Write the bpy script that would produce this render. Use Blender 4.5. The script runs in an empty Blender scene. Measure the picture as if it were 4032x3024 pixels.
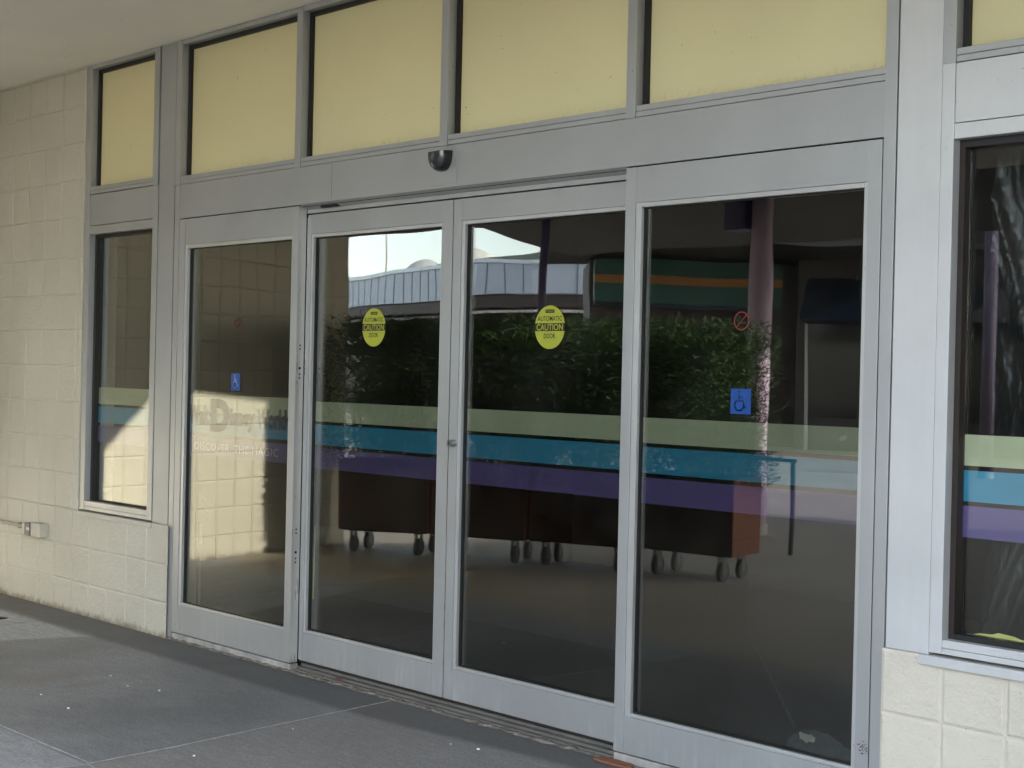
import bpy, bmesh, math, random
from mathutils import Vector, Matrix
random.seed(7)
S = bpy.context.scene
COL = S.collection
FL = 0.118            # level of the pavement; the shopfront plane is y = 0, outdoors is -y
R = math.radians

# ------------------------------------------------------------------ materials
def newmat(name):
    m = bpy.data.materials.new(name); m.use_nodes = True
    nt = m.node_tree
    return m, nt, nt.nodes['Principled BSDF']
def N(nt, t, **kw):
    n = nt.nodes.new(t)
    for k, v in kw.items():
        if k in n.inputs: n.inputs[k].default_value = v
        else: setattr(n, k, v)
    return n
def ramp(nt, src, pts):
    r = nt.nodes.new('ShaderNodeValToRGB')
    el = r.color_ramp.elements
    while len(el) < len(pts): el.new(0.5)
    for e, (p, c) in zip(el, pts):
        e.position = p; e.color = (c, c, c, 1) if isinstance(c, (int, float)) else (*c, 1)
    nt.links.new(src, r.inputs[0]); return r.outputs[0]
def coords(nt, scale=(1, 1, 1), kind='Object'):
    tc = nt.nodes.new('ShaderNodeTexCoord'); mp = nt.nodes.new('ShaderNodeMapping')
    mp.inputs['Scale'].default_value = scale
    nt.links.new(tc.outputs[kind], mp.inputs[0]); return mp.outputs[0]
def noise(nt, vec, scale, detail=4, rough=0.55):
    n = N(nt, 'ShaderNodeTexNoise', Scale=scale, Detail=detail, Roughness=rough)
    nt.links.new(vec, n.inputs['Vector']); return n.outputs['Fac']
def mixc(nt, fac, a, b, mode='MIX'):
    m = nt.nodes.new('ShaderNodeMix'); m.data_type = 'RGBA'; m.blend_type = mode
    for sock, v in ((m.inputs[0], fac), (m.inputs[6], a), (m.inputs[7], b)):
        if isinstance(v, (int, float)): sock.default_value = v
        elif isinstance(v, tuple): sock.default_value = (*v, 1)
        else: nt.links.new(v, sock)
    return m.outputs[2]
def mth(nt, op, a, b=None, clamp=False):
    m = nt.nodes.new('ShaderNodeMath'); m.operation = op; m.use_clamp = clamp
    for i, v in enumerate((a, b)):
        if v is None: continue
        if isinstance(v, (int, float)): m.inputs[i].default_value = v
        else: nt.links.new(v, m.inputs[i])
    return m.outputs[0]
def smooth(nt, v, lo, hi):
    m = nt.nodes.new('ShaderNodeMapRange'); m.interpolation_type = 'SMOOTHSTEP'
    m.inputs[1].default_value = lo; m.inputs[2].default_value = hi
    nt.links.new(v, m.inputs[0]); return m.outputs[0]
def bump(nt, b, h, strength, dist):
    n = N(nt, 'ShaderNodeBump', Strength=strength, Distance=dist)
    nt.links.new(h, n.inputs['Height']); nt.links.new(n.outputs[0], b.inputs['Normal'])
def worldpos(nt):
    g = nt.nodes.new('ShaderNodeNewGeometry'); s = nt.nodes.new('ShaderNodeSeparateXYZ')
    nt.links.new(g.outputs['Position'], s.inputs[0]); return g.outputs['Position'], s.outputs

def simple(name, col, rough=0.6, metal=0.0, var=0.0, scale=8, spec=0.5):
    m, nt, b = newmat(name)
    b.inputs['Base Color'].default_value = (*col, 1)
    b.inputs['Roughness'].default_value = rough; b.inputs['Metallic'].default_value = metal
    b.inputs['Specular IOR Level'].default_value = spec
    if var:
        n = noise(nt, coords(nt), scale, 5)
        f = ramp(nt, n, [(0.25, 1 - var), (0.75, 1 + 0 * var)])
        nt.links.new(mixc(nt, 1.0, tuple(col), f, 'MULTIPLY'), b.inputs['Base Color'])
    return m

def aluminium(name, col, metal, rough, dirt=0.5):
    """satin anodised aluminium: faint vertical draw lines, water marks and white oxide near the ground"""
    m, nt, b = newmat(name)
    p, xyz = worldpos(nt)
    mp = nt.nodes.new('ShaderNodeMapping'); mp.inputs['Scale'].default_value = (14, 14, 1.2)
    nt.links.new(p, mp.inputs[0])
    n1 = noise(nt, mp.outputs[0], 3, 6, 0.65)
    mp2 = nt.nodes.new('ShaderNodeMapping'); mp2.inputs['Scale'].default_value = (60, 60, 6)
    nt.links.new(p, mp2.inputs[0])
    n2 = noise(nt, mp2.outputs[0], 4, 4, 0.6)
    n3 = noise(nt, p, 2.3, 5)
    c = mixc(nt, 1.0, tuple(col), ramp(nt, n3, [(0.3, 0.90), (0.7, 1.04)]), 'MULTIPLY')
    c = mixc(nt, 1.0, c, ramp(nt, n1, [(0.3, 0.975), (0.7, 1.015)]), 'MULTIPLY')
    # white oxide streaks low on the rails
    low = mth(nt, 'SUBTRACT', 1.0, smooth(nt, xyz[2], 0.16, 0.34))
    st = mth(nt, 'MULTIPLY', ramp(nt, n1, [(0.50, 0.0), (0.70, 0.8)]), ramp(nt, n3, [(0.40, 0.0), (0.62, 1.0)]))
    st = mth(nt, 'MULTIPLY', mth(nt, 'MULTIPLY', st, low), dirt)
    c = mixc(nt, st, c, (0.66, 0.69, 0.70))
    dk = mth(nt, 'MULTIPLY', ramp(nt, n2, [(0.62, 0.0), (0.75, 1.0)]), mth(nt, 'MULTIPLY', low, 0.35))
    c = mixc(nt, dk, c, (0.10, 0.095, 0.085))
    speck = ramp(nt, noise(nt, p, 70, 2), [(0.735, 0.0), (0.76, 0.5)])
    c = mixc(nt, speck, c, (0.16, 0.15, 0.13))
    nt.links.new(c, b.inputs['Base Color'])
    b.inputs['Metallic'].default_value = metal
    nt.links.new(ramp(nt, n1, [(0.3, rough - 0.06), (0.7, rough + 0.08)]), b.inputs['Roughness'])
    bump(nt, b, n2, 0.05, 0.002)
    return m

M = {}
M['alu'] = aluminium('satin_aluminium', (0.40, 0.415, 0.425), 0.45, 0.42)
M['alu_panel'] = aluminium('aluminium_panel', (0.385, 0.40, 0.41), 0.45, 0.46)
M['alu_highlight'] = aluminium('highlight_aluminium_bead', (0.50, 0.515, 0.52), 0.45, 0.36)  # paler than the frames: the beads' highlight is put into the colour
M['alu_worn'] = aluminium('worn_aluminium_edge', (0.52, 0.52, 0.50), 0.6, 0.30, 0.9)
M['alu_white'] = aluminium('pale_aluminium_panel', (0.56, 0.575, 0.59), 0.25, 0.42)  # paler aluminium for the parts right of the doors
M['gasket'] = simple('black_rubber', (0.006, 0.006, 0.006), 0.55)
M['gap'] = simple('dark_gap', (0.003, 0.003, 0.003), 0.9)
M['rust_gasket'] = simple('brown_gasket', (0.02, 0.012, 0.008), 0.6, var=0.4, scale=20)

def block_paint(name, col):
    m, nt, b = newmat(name)
    p, xyz = worldpos(nt)
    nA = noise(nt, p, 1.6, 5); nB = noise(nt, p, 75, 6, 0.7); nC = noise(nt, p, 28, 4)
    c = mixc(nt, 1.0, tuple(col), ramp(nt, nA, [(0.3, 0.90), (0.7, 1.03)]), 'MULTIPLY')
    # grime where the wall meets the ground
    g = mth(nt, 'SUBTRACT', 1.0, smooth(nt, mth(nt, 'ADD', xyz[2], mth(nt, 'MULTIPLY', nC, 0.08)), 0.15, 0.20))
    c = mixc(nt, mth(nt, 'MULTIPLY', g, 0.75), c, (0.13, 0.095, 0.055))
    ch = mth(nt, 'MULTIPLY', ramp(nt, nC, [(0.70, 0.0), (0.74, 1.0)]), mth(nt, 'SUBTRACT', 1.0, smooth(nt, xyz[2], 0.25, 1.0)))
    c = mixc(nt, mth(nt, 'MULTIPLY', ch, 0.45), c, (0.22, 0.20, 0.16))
    sp = ramp(nt, noise(nt, p, 60, 2), [(0.74, 0.0), (0.77, 0.6)])
    c = mixc(nt, sp, c, (0.2, 0.18, 0.14))
    nt.links.new(c, b.inputs['Base Color']); b.inputs['Roughness'].default_value = 0.62
    h = mth(nt, 'ADD', nB, mth(nt, 'MULTIPLY', nC, 1.2))
    bump(nt, b, h, 0.55, 0.009)
    return m
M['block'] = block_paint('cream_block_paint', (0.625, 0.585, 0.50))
M['block_shaded'] = block_paint('shaded_block_paint', (0.475, 0.465, 0.405))  # same cream paint with the left side's shade put into its colour
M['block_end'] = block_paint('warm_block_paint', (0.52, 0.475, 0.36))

def panel_yellow():
    m, nt, b = newmat('yellow_backpainted_panel')
    p, xyz = worldpos(nt)
    n = noise(nt, p, 1.3, 4); f = noise(nt, p, 55, 5, 0.7); w = noise(nt, p, 7, 4)
    c = mixc(nt, 1.0, (0.62, 0.58, 0.345), ramp(nt, n, [(0.3, 0.95), (0.7, 1.03)]), 'MULTIPLY')
    edge = mth(nt, 'SUBTRACT', 1.0, smooth(nt, mth(nt, 'ADD', xyz[2], mth(nt, 'MULTIPLY', w, 0.04)), 2.475, 2.535))
    d = mth(nt, 'MULTIPLY', ramp(nt, f, [(0.50, 0.0), (0.66, 1.0)]), edge)
    c = mixc(nt, mth(nt, 'MULTIPLY', d, 0.3), c, (0.20, 0.16, 0.08))
    sp = ramp(nt, noise(nt, p, 48, 2), [(0.745, 0.0), (0.775, 0.6)])
    c = mixc(nt, sp, c, (0.22, 0.19, 0.1))
    nt.links.new(c, b.inputs['Base Color']); b.inputs['Roughness'].default_value = 0.5
    bump(nt, b, f, 0.05, 0.001)
    return m
M['yellow'] = panel_yellow()

def stucco():
    m, nt, b = newmat('painted_stucco')
    p, xyz = worldpos(nt)
    n = noise(nt, p, 1.1, 6); f = noise(nt, p, 120, 5, 0.7)
    c = mixc(nt, 1.0, (0.78, 0.78, 0.755), ramp(nt, n, [(0.3, 0.93), (0.7, 1.03)]), 'MULTIPLY')
    mp = nt.nodes.new('ShaderNodeMapping'); mp.inputs['Scale'].default_value = (1, 9, 1); nt.links.new(p, mp.inputs[0])
    cr = ramp(nt, noise(nt, mp.outputs[0], 2.4, 3), [(0.70, 0.0), (0.715, 0.35), (0.73, 0.0)])
    c = mixc(nt, cr, c, (0.2, 0.18, 0.15))
    sp = ramp(nt, noise(nt, p, 26, 2), [(0.76, 0.0), (0.785, 0.7)])
    c = mixc(nt, sp, c, (0.25, 0.22, 0.18))
    nt.links.new(c, b.inputs['Base Color']); b.inputs['Roughness'].default_value = 0.85
    bump(nt, b, f, 0.25, 0.004)
    return m
M['stucco'] = stucco()
M['trim_brown'] = simple('brown_edge_trim', (0.10, 0.085, 0.065), 0.6)
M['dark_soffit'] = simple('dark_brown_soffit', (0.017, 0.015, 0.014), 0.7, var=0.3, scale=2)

def pavement():
    m, nt, b = newmat('worn_sealed_concrete')
    p, xyz = worldpos(nt)
    X, Y = xyz[0], xyz[1]
    big = noise(nt, p, 0.9, 6, 0.6)
    mp = nt.nodes.new('ShaderNodeMapping'); mp.inputs['Scale'].default_value = (5, 22, 1); mp.inputs['Rotation'].default_value = (0, 0, R(-62))
    nt.links.new(p, mp.inputs[0])
    brushed = noise(nt, mp.outputs[0], 2.2, 7, 0.68)
    fine = noise(nt, p, 100, 4, 0.75); mid = noise(nt, p, 26, 5, 0.65)
    c = mixc(nt, ramp(nt, big, [(0.38, 0.0), (0.62, 1.0)]), (0.158, 0.163, 0.168), (0.240, 0.245, 0.250))
    # slab right of the joint is browner, the slab outside the long joint greyer
    jx = mth(nt, 'ADD', X, mth(nt, 'MULTIPLY', mth(nt, 'ADD', Y, 1.45), 0.088))
    right = smooth(nt, jx, -1.06, -1.03)
    c = mixc(nt, mth(nt, 'MULTIPLY', right, 0.8), c, mixc(nt, big, (0.205, 0.197, 0.190), (0.260, 0.250, 0.243)))
    outer = mth(nt, 'MULTIPLY', mth(nt, 'SUBTRACT', 1.0, smooth(nt, Y, -1.47, -1.45)), mth(nt, 'SUBTRACT', 1.0, right))
    c = mixc(nt, mth(nt, 'MULTIPLY', outer, 0.85), c, (0.290, 0.300, 0.310))
    # pale worn patch in the far corner
    pl = mth(nt, 'ADD', X, mth(nt, 'MULTIPLY', mth(nt, 'ADD', Y, 0.69), -0.36))
    pale = mth(nt, 'MULTIPLY', mth(nt, 'SUBTRACT', 1.0, smooth(nt, mth(nt, 'ADD', pl, mth(nt, 'MULTIPLY', mid, 0.06)), -3.42, -3.34)), mth(nt, 'SUBTRACT', 1.0, smooth(nt, mth(nt, 'ADD', Y, mth(nt, 'MULTIPLY', mid, 0.08)), -0.30, -0.16)))
    c = mixc(nt, mth(nt, 'MULTIPLY', pale, 0.75), c, mixc(nt, brushed, (0.24, 0.26, 0.285), (0.50, 0.525, 0.56)))
    c = mixc(nt, 1.0, c, ramp(nt, brushed, [(0.28, 0.74), (0.5, 1.0), (0.74, 1.28)]), 'MULTIPLY')
    c = mixc(nt, 1.0, c, ramp(nt, fine, [(0.3, 0.66), (0.7, 1.38)]), 'MULTIPLY')
    # soft shadow band painted into the floor along the foot of the shopfront
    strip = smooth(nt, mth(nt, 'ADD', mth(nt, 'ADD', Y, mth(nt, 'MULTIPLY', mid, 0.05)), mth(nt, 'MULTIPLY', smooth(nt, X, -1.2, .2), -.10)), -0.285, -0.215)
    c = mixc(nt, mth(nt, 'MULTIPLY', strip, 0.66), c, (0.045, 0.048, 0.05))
    # rust smears
    rx = mth(nt, 'ADD', mth(nt, 'MULTIPLY', X, 0.28), Y)
    r1 = mth(nt, 'MULTIPLY', mth(nt, 'MULTIPLY', smooth(nt, X, -2.62, -2.45), mth(nt, 'SUBTRACT', 1.0, smooth(nt, X, -2.44, -2.36))), mth(nt, 'MULTIPLY', smooth(nt, Y, -1.12, -1.0), mth(nt, 'SUBTRACT', 1.0, smooth(nt, Y, -0.78, -0.68))))
    r2 = mth(nt, 'MULTIPLY', mth(nt, 'MULTIPLY', smooth(nt, X, -2.28, -2.24), mth(nt, 'SUBTRACT', 1.0, smooth(nt, X, -2.22, -2.17))), mth(nt, 'MULTIPLY', smooth(nt, Y, -1.0, -0.9), mth(nt, 'SUBTRACT', 1.0, smooth(nt, Y, -0.8, -0.72))))
    rs = mth(nt, 'MULTIPLY', mth(nt, 'MAXIMUM', r1, r2), ramp(nt, brushed, [(0.42, 0.0), (0.6, 0.42)]))
    c = mixc(nt, rs, c, (0.20, 0.10, 0.045))
    sp = ramp(nt, noise(nt, p, 34, 2), [(0.755, 0.0), (0.775, 0.55)])
    c = mixc(nt, sp, c, (0.42, 0.42, 0.42))
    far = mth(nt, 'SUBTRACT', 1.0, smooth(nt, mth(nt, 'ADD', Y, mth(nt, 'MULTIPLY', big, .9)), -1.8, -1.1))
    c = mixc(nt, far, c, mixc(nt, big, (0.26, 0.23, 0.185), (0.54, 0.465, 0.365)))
    nt.links.new(c, b.inputs['Base Color'])
    nt.links.new(ramp(nt, brushed, [(0.3, 0.50), (0.7, 0.72)]), b.inputs['Roughness'])
    bump(nt, b, mth(nt, 'ADD', fine, mid), 0.18, 0.003)
    return m
M['pavement'] = pavement()
M['joint'] = simple('chalky_joint', (0.62, 0.62, 0.60), 0.95, var=0.45, scale=25)
M['grout'] = simple('crumbling_grout', (0.24, 0.215, 0.185), 0.95, var=0.8, scale=30)
M['curb'] = simple('worn_pale_curb', (0.40, 0.395, 0.38), 0.8, var=0.55, scale=18)
M['threshold'] = simple('grooved_saddle_metal', (0.20, 0.195, 0.18), 0.5, 0.4, var=0.35, scale=12)

def glass(name, ior, tint, wave=0.0, film=None):
    m = bpy.data.materials.new(name); m.use_nodes = True; nt = m.node_tree
    for n in list(nt.nodes): nt.nodes.remove(n)
    out = nt.nodes.new('ShaderNodeOutputMaterial'); mx = nt.nodes.new('ShaderNodeMixShader')
    gl = N(nt, 'ShaderNodeBsdfGlossy', Roughness=0.0)
    gl.inputs['Color'].default_value = (0.97, 0.98, 0.95, 1)
    tr = nt.nodes.new('ShaderNodeBsdfTransparent'); tr.inputs['Color'].default_value = (*tint, 1)
    g = nt.nodes.new('ShaderNodeNewGeometry')
    # reflectance of each face from the angle of view (same from both sides, the pane is not refracting)
    dt = nt.nodes.new('ShaderNodeVectorMath'); dt.operation = 'DOT_PRODUCT'
    nt.links.new(g.outputs['Normal'], dt.inputs[0]); nt.links.new(g.outputs['Incoming'], dt.inputs[1])
    fz = mth(nt, 'POWER', mth(nt, 'SUBTRACT', 1.0, mth(nt, 'ABSOLUTE', dt.outputs['Value'])), 3.1)
    fr = mth(nt, 'ADD', ior, mth(nt, 'MULTIPLY', fz, 1.0-ior))
    if wave:
        n1 = N(nt, 'ShaderNodeTexNoise', Scale=1.7, Detail=1.0, Roughness=0.4)
        nt.links.new(g.outputs['Position'], n1.inputs['Vector'])
        bp = N(nt, 'ShaderNodeBump', Strength=1.0, Distance=wave)
        nt.links.new(n1.outputs['Fac'], bp.inputs['Height'])
        nt.links.new(bp.outputs[0], gl.inputs['Normal'])
    # thin dusty film
    df = N(nt, 'ShaderNodeBsdfDiffuse'); df.inputs['Color'].default_value = (0.5, 0.5, 0.46, 1)
    nz = N(nt, 'ShaderNodeTexNoise', Scale=3.0, Detail=6.0, Roughness=0.7); nt.links.new(g.outputs['Position'], nz.inputs['Vector'])
    nz2 = N(nt, 'ShaderNodeTexNoise', Scale=90.0, Detail=5.0, Roughness=0.75); nt.links.new(g.outputs['Position'], nz2.inputs['Vector'])
    sp = nt.nodes.new('ShaderNodeSeparateXYZ'); nt.links.new(g.outputs['Position'], sp.inputs[0])
    low = mth(nt, 'SUBTRACT', 1.0, smooth(nt, sp.outputs[2], 0.30, 0.52))
    dust = mth(nt, 'ADD', ramp(nt, nz.outputs['Fac'], [(0.40, 0.0), (0.75, 0.012)]), mth(nt, 'MULTIPLY', mth(nt, 'MULTIPLY', ramp(nt, nz2.outputs['Fac'], [(0.55, 0.0), (0.8, 0.10)]), low), 0.5))
    md = nt.nodes.new('ShaderNodeMixShader'); nt.links.new(dust, md.inputs[0])
    nt.links.new(tr.outputs[0], md.inputs[1]); nt.links.new(df.outputs[0], md.inputs[2])
    nt.links.new(fr, mx.inputs[0]); nt.links.new(md.outputs[0], mx.inputs[1]); nt.links.new(gl.outputs[0], mx.inputs[2])
    nt.links.new(mx.outputs[0], out.inputs[0])
    return m
M['glass'] = glass('door_glass', .077, (0.74, 0.76, 0.75), 0.0012)
M['glass_flat'] = glass('window_glass', .070, (0.84, 0.86, 0.85), 0.0004)
M['glass_clear'] = glass('wide_window_glass', .028, (0.93, 0.95, 0.94), 0.0004)

def film(name, col):
    m, nt, b = newmat(name)
    p, _ = worldpos(nt)
    c = mixc(nt, 1.0, tuple(col), ramp(nt, noise(nt, p, 5, 5), [(0.3, 0.88), (0.7, 1.05)]), 'MULTIPLY')
    for rot, sc in ((40, 1.0), (-25, 1.3)):
        mp = nt.nodes.new('ShaderNodeMapping'); mp.inputs['Rotation'].default_value = (0, R(rot), 0); mp.inputs['Scale'].default_value = (90*sc, 1, 9*sc); nt.links.new(p, mp.inputs[0])
        g = mth(nt, 'MULTIPLY', ramp(nt, noise(nt, mp.outputs[0], 1.0, 2), [(0.70, 0.0), (0.76, 0.8)]), ramp(nt, noise(nt, p, 4.5, 2), [(0.52, 0.0), (0.62, 1.0)]))
        c = mixc(nt, g, c, (0.55, 0.56, 0.50))
    nt.links.new(c, b.inputs['Base Color']); b.inputs['Roughness'].default_value = 0.6
    return m
M['green'] = film('sage_film', (0.46, 0.49, 0.33))
M['blue'] = film('teal_blue_film', (0.012, 0.235, 0.40))
M['purple'] = film('violet_film', (0.10, 0.07, 0.23))
M['ghost'] = simple('dark_letter_residue', (0.035, 0.045, 0.075), 0.8, var=0.5, scale=20)
m = bpy.data.materials.new('dark_letter_residue'); m.use_nodes = True; nt_ = m.node_tree
tr_ = nt_.nodes.new('ShaderNodeBsdfTransparent'); mx_ = nt_.nodes.new('ShaderNodeMixShader'); mx_.inputs[0].default_value = 0.13
pb_ = nt_.nodes['Principled BSDF']; pb_.inputs['Base Color'].default_value = (0.10, 0.095, 0.10, 1); pb_.inputs['Roughness'].default_value = 0.9; pb_.inputs['Specular IOR Level'].default_value = 0.1
nt_.links.new(tr_.outputs[0], mx_.inputs[1]); nt_.links.new(pb_.outputs[0], mx_.inputs[2]); nt_.links.new(mx_.outputs[0], nt_.nodes['Material Output'].inputs[0])
M['ghost'] = m
M['ghost_ink'] = simple('dark_slate_film', (0.03, 0.038, 0.06), 0.8, var=0.3, scale=20)
M['white_letter'] = simple('pale_letter_film', (0.80, 0.74, 0.76), 0.6)
M['sticker_yellow'] = simple('yellow_green_sticker', (0.34, 0.37, 0.035), 0.6, var=0.12, scale=15)
M['sticker_black'] = simple('black_ink', (0.006, 0.006, 0.004), 0.5)
M['sticker_blue'] = simple('blue_sticker', (0.0, 0.055, 0.27), 0.5, var=0.15, scale=25)
M['sticker_red'] = simple('red_ink', (0.12, 0.012, 0.008), 0.5)
M['sticker_white'] = simple('white_ink', (0.36, 0.42, 0.50), 0.5)
M['sticker_navy'] = simple('navy_ink', (0.0, 0.016, 0.07), 0.5)
M['scrap'] = simple('grey_film', (0.12, 0.115, 0.10), 0.8)
M['tape'] = simple('yellow_tape', (0.60, 0.60, 0.18), 0.6, var=0.2, scale=30)
M['pale_scrap'] = simple('pale_paper_scrap', (0.62, 0.66, 0.48), 0.8)
M['residue'] = simple('cloudy_glue_residue', (0.085, 0.105, 0.105), 0.75, var=0.75, scale=26)
M['residue_pale'] = simple('pale_glue_residue', (0.25, 0.27, 0.22), 0.8, var=0.6, scale=30)
M['scuff'] = simple('brown_scuff', (0.10, 0.075, 0.06), 0.9, var=0.7, scale=60)
M['sensor'] = simple('black_sensor_plastic', (0.010, 0.012, 0.016), 0.32, var=0.3, scale=30)
M['sensor_lens'] = simple('smoked_lens', (0.03, 0.034, 0.045), 0.2)
M['chrome'] = simple('worn_chrome', (0.42, 0.42, 0.43), 0.28, 0.9, var=0.2, scale=60)
M['hole'] = simple('bolt_hole', (0.004, 0.004, 0.004), 0.8)
M['outlet_grey'] = simple('grey_outlet_cover', (0.062, 0.060, 0.078), 0.4, 0.2)
M['outlet_clear'] = simple('bleached_cover', (0.27, 0.31, 0.35), 0.35)
M['pipe'] = simple('dusty_painted_pipe', (0.40, 0.375, 0.30), 0.7, var=0.35, scale=25)
M['outlet_face'] = simple('ivory_outlet_face', (0.42, 0.40, 0.32), 0.5)
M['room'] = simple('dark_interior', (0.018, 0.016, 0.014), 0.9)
M['litter'] = simple('white_scrap', (0.85, 0.85, 0.84), 0.8)
M['chip'] = simple('red_brown_chip', (0.30, 0.12, 0.07), 0.9, var=0.5, scale=40)

def plastic(name, st, dist, rough):
    m, nt, b = newmat(name)
    b.inputs['Base Color'].default_value = (0.006, 0.007, 0.008, 1)
    b.inputs['Roughness'].default_value = rough; b.inputs['Specular IOR Level'].default_value = 0.32
    p, _ = worldpos(nt)
    mp = nt.nodes.new('ShaderNodeMapping'); mp.inputs['Scale'].default_value = (9, 3, 4); mp.inputs['Rotation'].default_value = (0, R(28), 0)
    nt.links.new(p, mp.inputs[0])
    n = noise(nt, mp.outputs[0], 1.4, 3, 0.5)
    bump(nt, b, n, st, dist)
    return m
M['plastic'] = plastic('black_plastic_sheeting', 0.8, 0.03, 0.30)
M['plastic_dull'] = plastic('dull_black_plastic', 0.5, 0.015, 0.45)

def planks():
    m, nt, b = newmat('orange_stained_board')
    p = coords(nt, (1, 1, 1))
    s = nt.nodes.new('ShaderNodeSeparateXYZ'); nt.links.new(p, s.inputs[0])
    n = noise(nt, coords(nt, (2, 2, 14)), 6, 5)
    c = mixc(nt, n, (0.16, 0.042, 0.012), (0.26, 0.078, 0.022))
    w = mth(nt, 'FRACT', mth(nt, 'MULTIPLY', s.outputs[2], 7.0))
    c = mixc(nt, ramp(nt, w, [(0.0, 0.8), (0.05, 0.0)]), c, (0.03, 0.01, 0.005))
    nt.links.new(c, b.inputs['Base Color']); b.inputs['Roughness'].default_value = 0.65
    return m
M['planks'] = planks()
M['planks_shaded'] = simple('shaded_oxblood_boards', (0.045, 0.013, 0.008), 0.6, var=0.5, scale=14)  # dark red boards, the shade on the long sides put into the colour
M['caster_metal'] = simple('zinc_caster_fork', (0.20, 0.20, 0.19), 0.4, 0.7)
M['caster_tyre'] = simple('grey_caster_tyre', (0.11, 0.105, 0.10), 0.6, var=0.3, scale=40)
M['soil'] = simple('potting_soil', (0.03, 0.022, 0.016), 0.95)
def leafmat():
    m, nt, b = newmat('narrow_leaves')
    g = nt.nodes.new('ShaderNodeNewGeometry')
    c = ramp(nt, g.outputs['Random Per Island'], [(0.0, (0.018, 0.044, 0.012)), (0.6, (0.046, 0.095, 0.023)), (0.95, (0.085, 0.145, 0.034)), (1.0, (0.12, 0.13, 0.04))])
    nt.links.new(c, b.inputs['Base Color']); b.inputs['Roughness'].default_value = 0.55; b.inputs['Specular IOR Level'].default_value = 0.25
    return m
M['leaf'] = leafmat()
M['twig'] = simple('hedge_twigs', (0.05, 0.035, 0.022), 0.9)
M['pink'] = simple('lilac_column_paint', (0.90, 0.68, 0.88), 0.45, var=0.12, scale=3)
M['lilac_shaded'] = simple('shaded_lilac_paint', (0.17, 0.13, 0.20), 0.6, var=0.2, scale=3)  # lilac darkened so the far column looks shaded
M['violet_post'] = simple('violet_post_paint', (0.15, 0.11, 0.24), 0.5)
M['violet_dark'] = simple('dark_violet_paint', (0.05, 0.03, 0.13), 0.5)
M['fascia'] = simple('blue_grey_metal_panel', (0.42, 0.46, 0.54), 0.45, 0.1, var=0.06, scale=2)
M['fascia_seam'] = simple('panel_seam', (0.16, 0.18, 0.22), 0.6)
M['coping'] = simple('pale_metal_coping', (0.60, 0.66, 0.72), 0.4, 0.2)
M['olive_parapet'] = simple('olive_grey_parapet', (0.26, 0.25, 0.21), 0.85, var=0.2, scale=1)
M['brown_front'] = simple('dark_brown_shopfront', (0.055, 0.038, 0.033), 0.6, var=0.3, scale=2)
M['pale_strip'] = simple('pale_trim', (0.45, 0.42, 0.38), 0.6)
M['dark_glass'] = simple('dark_shop_glass', (0.008, 0.009, 0.011), 0.08)
M['dome'] = simple('weathered_skylight_dome', (0.62, 0.60, 0.53), 0.5, var=0.15, scale=2)
M['band_green'] = simple('dark_green_fascia', (0.003, 0.05, 0.036), 0.45)
M['band_orange'] = simple('orange_stripe', (0.24, 0.095, 0.008), 0.45)
M['band_blue'] = simple('deep_blue_awning', (0.002, 0.008, 0.024), 0.5)
M['dark_steel'] = simple('dark_painted_steel', (0.03, 0.035, 0.04), 0.5)
M['plain_wall'] = simple('grey_render', (0.40, 0.39, 0.37), 0.85, var=0.15, scale=1)

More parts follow.
